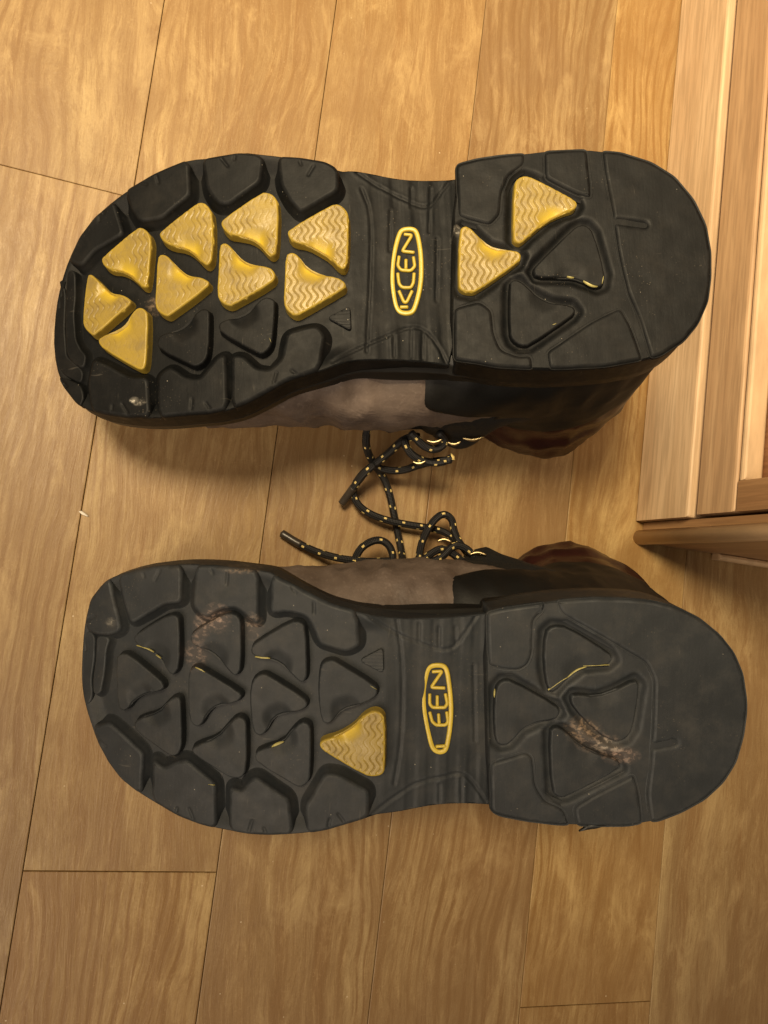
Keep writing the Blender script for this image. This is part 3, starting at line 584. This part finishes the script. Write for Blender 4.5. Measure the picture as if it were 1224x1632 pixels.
def build_boot(key, name, label):
    D = DATA[key]; O, eu, ev, en = [np.array(a) for a in FRAMES[key]]
    med = -1.0 if key == 'L' else 1.0                 # which way across is the inner side
    root = bpy.data.objects.new(name, None); C.objects.link(root)
    Mx = Matrix((( eu[0], ev[0], en[0], O[0]), (eu[1], ev[1], en[1], O[1]), (eu[2], ev[2], en[2], O[2]), (0, 0, 0, 1)))
    root.matrix_world = Mx
    tag(root, label, 'boot', 'pair of work boots')
    inv = Mx.inverted()
    mm = lambda P: np.array(P, float) * 1e-4
    rub = M['rubber_' + key]
    outline = ccw(mm(D['outline'])); heel = ccw(mm(D['heel']))
    # ---- outsole: forefoot and shank, with its engraved lines and shank ribs
    back = outline[:, 0] < .130; outline[back, 0] -= .0022
    P = ccw(resample(chaikin(outline, 1), .0012)); Pi = P - normals2(P) * .0006
    g, q, dd = grid_fill(Pi, .00075)
    z = base_level(g[:, 0])
    for gl in D['groove']:
        d, _ = seg_near(g, resample(chaikin(mm(gl), 2, False), .002, False), False)
        z = z - .0006 * np.exp(-(d / .0006) ** 2) + .00015 * np.exp(-((d - .0014) / .0008) ** 2)
    sh = smoothstep((.160 - g[:, 0]) / .008)
    z = z + sh * .00022 * np.clip(np.sin(g[:, 0] * 2 * math.pi / .0098 + 1.0) * 2.0, -1, 1) * (.35 + .65 * smoothstep((np.abs(g[:, 1]) - .022) / .006))
    rimz = lambda d, u: .0034 * smoothstep(1 - d / .009) * smoothstep((u - .165) / .012)
    z = z + wob(g, 260) * .00012 + rimz(dd, g[:, 0])
    V0 = to3(g, z)
    N = normals2(Pi)
    L = []
    bl = base_level(Pi[:, 0]) + rimz(np.zeros(len(Pi)), Pi[:, 0])
    for d, dn in ((.0, .0), (.0004, -.0003), (.0006, -.0012), (.0006, -.006), (.0014, -.012), (.0014, -.015)): L.append(to3(Pi + N * d, bl + dn))
    V1, F1 = rings(L, flip=True)
    me = bpy.data.meshes.new('outsole'); fast(me, np.concatenate([V0, V1]), np.concatenate([q, np.array(F1) + len(V0)])); link('outsole', me, rub, root)
    # ---- heel block
    H = ccw(resample(chaikin(heel, 1), .0012))
    Hi = H - normals2(H) * .0004
    g, q, dd = grid_fill(Hi - normals2(Hi) * .0008, .0009)
    rec = np.full(len(g), 9.0)
    for k, poly in D['tri'].items():
        if k in ('Y10', 'Y11', 'K4', 'K5', 'H1', 'H2', 'H3', 'H4'): rec = np.minimum(rec, seg_near(g, mm(poly))[0])
    V0 = to3(g, -.0009 - .0024 * smoothstep(1.25 - rec / .0034) + wob(g, 240, 2) * .00015)
    N = normals2(Hi); L = []
    for d, n_ in ((-.0008, -.0013), (-.0002, -.0019), (0, -.0036), (0, -.010), (.0012, -.020), (.0016, -.028), (-.002, -.033)): L.append(to3(Hi + N * d, n_))
    V1, F1 = rings(L, flip=True)
    me = bpy.data.meshes.new('heel_block'); fast(me, np.concatenate([V0, V1]), np.concatenate([q, np.array(F1) + len(V0)])); link('heel_block', me, rub, root)
    # ---- midsole wall all round, under the outsole
    nF = D['n_fore']
    un = np.concatenate([mm(D['outline'])[:nF], mm(D['heel'])[::-1], mm(D['outline'])[nF:]])
    U = ccw(resample(chaikin(un, 3), .0022)); U = ccw(resample(chaikin(U, 2), .0020))
    N = normals2(U); L = []
    for _ in range(6): N = (np.roll(N, 1, 0) + N + np.roll(N, -1, 0)); N /= np.linalg.norm(N, axis=1)[:, None]
    heelz = smoothstep((.135 - U[:, 0]) / .03)
    arch = np.exp(-((U[:, 0] - .145) / .03) ** 2) * (U[:, 1] * med > 0)
    for d, n_ in ((-.006, -.0135), (-.0022, -.0138), (-.0010, -.0152), (-.0006, -.020), (.0002, -.0205), (.0004, -.022), (-.0004, -.0225), (.0004, -.027), (-.0012, -.0305), (-.007, -.032)):
        L.append(to3(U + N * (d + arch * max(0, -n_ - .015) * .32)[:, None], n_))
    V1, F1 = rings(L, flip=True); link('midsole', mesh('midsole', V1, F1), M['side'], root)
    # ---- tread lugs
    fore_base = lambda u: base_level(u)
    for k, poly in D['block'].items():
        top = {'T5': -.0016, 'A0': -.0016, 'T6': -.0023, 'A9': -.0023, 'T7': -.0012}.get(k, -.0002)
        pm = mm(poly); on = pm[seg_near(pm, P)[0] < .0025]; cen = pm.mean(0); slits = []
        for f in (.3, .62):
            if len(on) > 2:
                a = on[0] + (on[-1] - on[0]) * (f + .1 * math.sin(cen[0] * 900)); q0 = seg_near(a[None], P)[1][0]; d_ = cen - q0; d_ /= np.linalg.norm(d_)
                slits.append(np.array([q0 + d_ * .0026, q0 + d_ * (.0062 + .002 * math.sin(cen[1] * 700 + f * 9))]))
        def nick(gp, slits=slits):
            z = np.zeros(len(gp))
            for sl in slits: z -= .0007 * np.exp(-(seg_near(gp, sl, False)[0] / .00055) ** 2)
            return z, None
        lug('tread_lug', pm, root, rub, fore_base, shape=nick, h=.0006, grow=.0007, bevel=.0020 if k not in ('T5', 'T6', 'A0', 'A9', 'T7') else .0010, flare=.0046, outer=P, top=top, rounds=2)
    for k, poly in D['hblock'].items():
        slit = None
        if k in ('H3', 'H6'):
            c0 = np.array(D['slit'], float) * 1e-4
            def slit(gp, c0=c0):
                d, _ = seg_near(gp, c0, False); return -.0022 * np.exp(-(d / .0013) ** 2), None
        lug('tread_lug', mm(poly), root, rub, -.0009, bevel=.0022, flare=.0024, outer=H, shape=slit)
    for i, (k, poly) in enumerate(D['tri'].items()):
        p = mm(poly); small = k in ('K3', 'LS')
        inheel = k in ('Y10', 'Y11', 'K4', 'K5', 'H1', 'H2', 'H3', 'H4')
        if small:
            lug('tread_lug', p, root, rub, fore_base, bevel=.00035, flare=.0004, top=-.0041, rounds=2, h=.0005, step=.0004,
                shape=lambda gp: (-.0003 * np.clip(1 - np.abs((gp[:, 1] / .0016) % 1 - .5) / .2, 0, 1), None))
            continue
        yel = k[0] == 'Y' or k == 'LY'
        wear = {'Y1': .45, 'Y2': .35, 'Y3': .95, 'Y4': .30, 'Y5': .8, 'Y6': .5, 'Y7': .3, 'LY': .35}.get(k, .12)
        o = lug('tread_lug', p, root, M['yellow'] if yel else rub, -.0042 if inheel else fore_base,
                bevel=.0009, flare=.0007 if yel else .0013, h=.00028 if yel else .0006, top=.0007 if yel else (-.0002 if key == 'L' else -.0001), rounds=1,
                shape=tri_shape(p, wear, i * 1.3, (.0017 if yel else .0009) if inheel else (.0026 if yel else .0022), yel))
        if yel: o['label'] = 'yellow triangular tread lug'
    # ---- yellow slivers where the black skin has worn through at lug edges
    for pts, w in D['sliver']:
        q2 = spline(np.column_stack([mm(pts), np.zeros(len(pts))]), .0006, 2)[:, :2]; n = len(q2); Vs = []; Fs = []
        t = np.gradient(q2, axis=0); t /= np.linalg.norm(t, axis=1)[:, None] + 1e-9; sd = np.stack([-t[:, 1], t[:, 0]], 1)
        ww = w * .00014 * np.sin(np.linspace(.25, math.pi - .1, n)) ** .7
        lo = to3(q2 + sd * ww[:, None], -.0012); to = to3(q2, .0002); hi = to3(q2 - sd * ww[:, None], -.0012)
        for i in range(n): Vs += [lo[i], to[i], hi[i]]
        for i in range(n - 1): a = i * 3; Fs += [(a, a + 1, a + 4, a + 3), (a + 1, a + 2, a + 5, a + 4)]
        link('worn_edge', mesh('worn_edge', Vs, Fs), M['sliver'], root)
    if D['flap']:
        q2 = mm(D['flap']); w = np.array([.0002, .0011, .0014, .0006]); n = len(q2)
        V, F = rings([np.array([(*(q2[i] + (0, w[i])), -.001), (*(q2[i] - (0, w[i])), -.0014), (*(q2[i] - (0, w[i])), -.0026), (*(q2[i] + (0, w[i])), -.0024)]) for i in range(n)])
        F += [(3, 2, 1, 0), tuple(range(4 * n - 4, 4 * n))]; link('rubber_flap', mesh('rubber_flap', V, F), M['side'], root)
    # ---- badge in the shank: raised oval ring with the letters
    Lg = ccw(resample(chaikin(mm(D['logo']), 2), .0006))
    for _ in range(10): Lg = .5 * Lg + .25 * (np.roll(Lg, 1, 0) + np.roll(Lg, -1, 0))
    N = normals2(Lg); t0 = -.0083
    L = [to3(Lg + N * d, n_) for d, n_ in ((.0007, -.0135), (.0003, t0 - .0006), (.0, t0 - .0001), (-.0003, t0), (-.0016, t0), (-.0018, t0 - .0002), (-.0020, t0 - .0022))]
    V1, F1 = rings(L); badge = link('logo_badge', mesh('logo_badge', V1, F1), M['logo'], root)
    g, q, dd = grid_fill(Lg - N * .0016, .0012); me = bpy.data.meshes.new('badge_ground'); fast(me, to3(g, np.full(len(g), t0 - .0013)), q); link('badge_ground', me, rub, badge)
    for let in D['letters']:
        ms = [stroke(mm(pl), t0 - .0007, .00082, 1.15) for pl in let]
        Vv = []; Ff = []
        for m_ in ms:
            b = len(Vv); Vv += [v.co[:] for v in m_.vertices]; Ff += [tuple(b + i for i in f.vertices) for f in m_.polygons]
        link('logo_letter', mesh('logo_letter', Vv, Ff), M['logo'], badge)
    # ---- upper
    def surf(s, th, lift=0.0):
        B0, B1, T0, T1, wi, wo = cat_rom(SECT, s)
        B = np.array([B0, 0, B1 + spring(B0)]); T = np.array([T0, 0, T1 + spring(T0)])
        c, sn = math.cos(th), math.sin(th); mid = (B + T) / 2; A = (B - T) / 2
        w = wi if sn > 0 else wo
        ex = .8 + .22 * min(1, max(0, (s - 7.2) / 2.0))
        ca = math.copysign(abs(c) ** (ex + .02), c); sa = math.copysign(abs(sn) ** ex, sn)
        p = mid + A * ca + np.array([0, med * w * sa, 0])
        if lift:
            d = A * ca / (np.linalg.norm(A) ** 2 + 1e-9) + np.array([0, med * sa / max(w, .01), 0]); p = p + lift * d / (np.linalg.norm(d) + 1e-9)
        return p
    def floor_clamp(p):
        wz = (Mx @ Vector(p)).z
        if wz < .0012: p = p + np.array([0, 0, (.0012 - wz) / en[2]])
        return p
    def patch(name, s0, s1, th0, th1, ns, nt, lift, mat, closed=False, rough=0.0, fold=0.0, rim=.0012, par=root):
        V = []; F = []
        for i in range(ns + 1):
            a = i / ns
            for j in range(nt if closed else nt + 1):
                b = j / nt; th = th0 + (th1 - th0) * b
                sa = s0(th) if callable(s0) else s0; sb = s1(th) if callable(s1) else s1
                s = sa + (sb - sa) * a
                edge = min(a, 1 - a) * ns / 2.0
                if not closed: edge = min(edge, min(b, 1 - b) * nt / 2.0)
                lf = (lift(s, th) if callable(lift) else lift) - rim * (1 - min(1, edge)) ** 2 * 2
                p = surf(s, th, lf)
                if rough or fold:
                    q3 = Vector(p * 55); k = noise.noise(q3) + .5 * noise.noise(q3 * 2.3)
                    k2 = 1 - abs(noise.noise(Vector((p[0] * 62 + 3, p[1] * 18, p[2] * 30)))) * 2
                    p = surf(s, th, lf + rough * k + fold * k2)
                V.append(floor_clamp(p))
        n = nt if closed else nt + 1
        for i in range(ns):
            for j in range(nt):
                k = (j + 1) % n; f = (i * n + j, i * n + k, (i + 1) * n + k, (i + 1) * n + j)
                F.append(f if med < 0 else f[::-1])
        return link(name, mesh(name, V, F), mat, par)
    tw = 2 * math.pi
    ang = lambda th: ((th + math.pi) % tw) - math.pi
    def s_v(th):
        a = abs(ang(th)); return 6.70 + 1.60 * math.exp(-((a - 1.60) / .30) ** 2)
    patch('vamp', .0, lambda th: s_v(th) + .3, 0, tw, 90, 120, lambda s, th: .0, M['leather'], True, .0016, .0030, .0016)
    def s_c(th): return 10.55 + .35 * math.cos(th)
    patch('heel_counter', s_v, lambda th: s_c(th) + .12, .02, tw - .02, 60, 130, .0030, M['counter'], False, .0008, .0012)
    def coll(s, th):
        b = max(0, min(1, (s - s_c(th)) / (13 - s_c(th)))); return .0004 + .0034 * math.sin(math.pi * min(1, b * .9 + .06)) ** .8 * (.8 + .2 * math.sin(5 * b * math.pi))
    co = patch('ankle_collar', s_c, 13.0, 0, tw, 40, 130, coll, M['maroon'], True, .0016, .0018)
    def inner(s, th): return -.006 + .001 * s
    patch('collar_lining', 10.2, 13.0, 0, tw, 20, 72, lambda s, th: -.0085 + .0075 * max(0, s - 12.2) , M['lining'], True)
    patch('tongue', 7.2, 10.1, 1.58, 4.60, 40, 60, lambda s, th: .0030 + (-.002 + .019 * math.exp(-((s - 8.4) / .8) ** 2) * (.35 + .65 * math.exp(-((th - 2.15) / .5) ** 2))) * min(1, max(0, (th - 1.58) / .4)), M['tongue'], False, .0018, .001)
    # ---- hooks for the laces
    for (w, sz) in HOOKS[key]:
        c = np.array(inv @ Vector(np.array(w) * 1e-4))
        if sz == 0:
            ring = [c + .0022 * np.array([math.cos(a), .35 * math.sin(a), math.sin(a)]) for a in np.linspace(0, tw, 18)]
            link('lace_eyelet', tube(ring, .0008, 8, False, cap=False), M['brass'], root); continue
        n = 12; L_ = .0026 + .0034 * sz
        pts = [c + np.array([-(i / n - .5) * 2 * L_, med * .0012 * math.sin(i / n * math.pi), -.0008 * math.sin(i / n * math.pi)]) for i in range(n + 1)]
        link('lace_hook', tube(pts, np.array([.0004 + .0006 * math.sin(math.pi * min(1, i / n)) for i in range(n + 1)]), 8, False), M['brass'], root)
    # ---- laces
    for k, P3 in LACES.items():
        if k[0] != key: continue
        path = spline([inv @ Vector(np.array(p) * 1e-4) for p in P3], .0011, 3)
        o = link('shoelace', tube(path, .0023, 14), M['lace'], root)
        if k in ('L3', 'R1'):
            end = path[-13:] if k == 'L3' else path[:13]
            link('lace_tip', tube(end, .00245, 12, False), M['aglet'], o)
    return root

build_boot('L', 'work_boot', 'upturned work boot whose black sole shows eleven bright yellow triangular lugs')
build_boot('R', 'work_boot', 'upturned work boot with scuffed black sole, only one yellow triangular lug left clear')
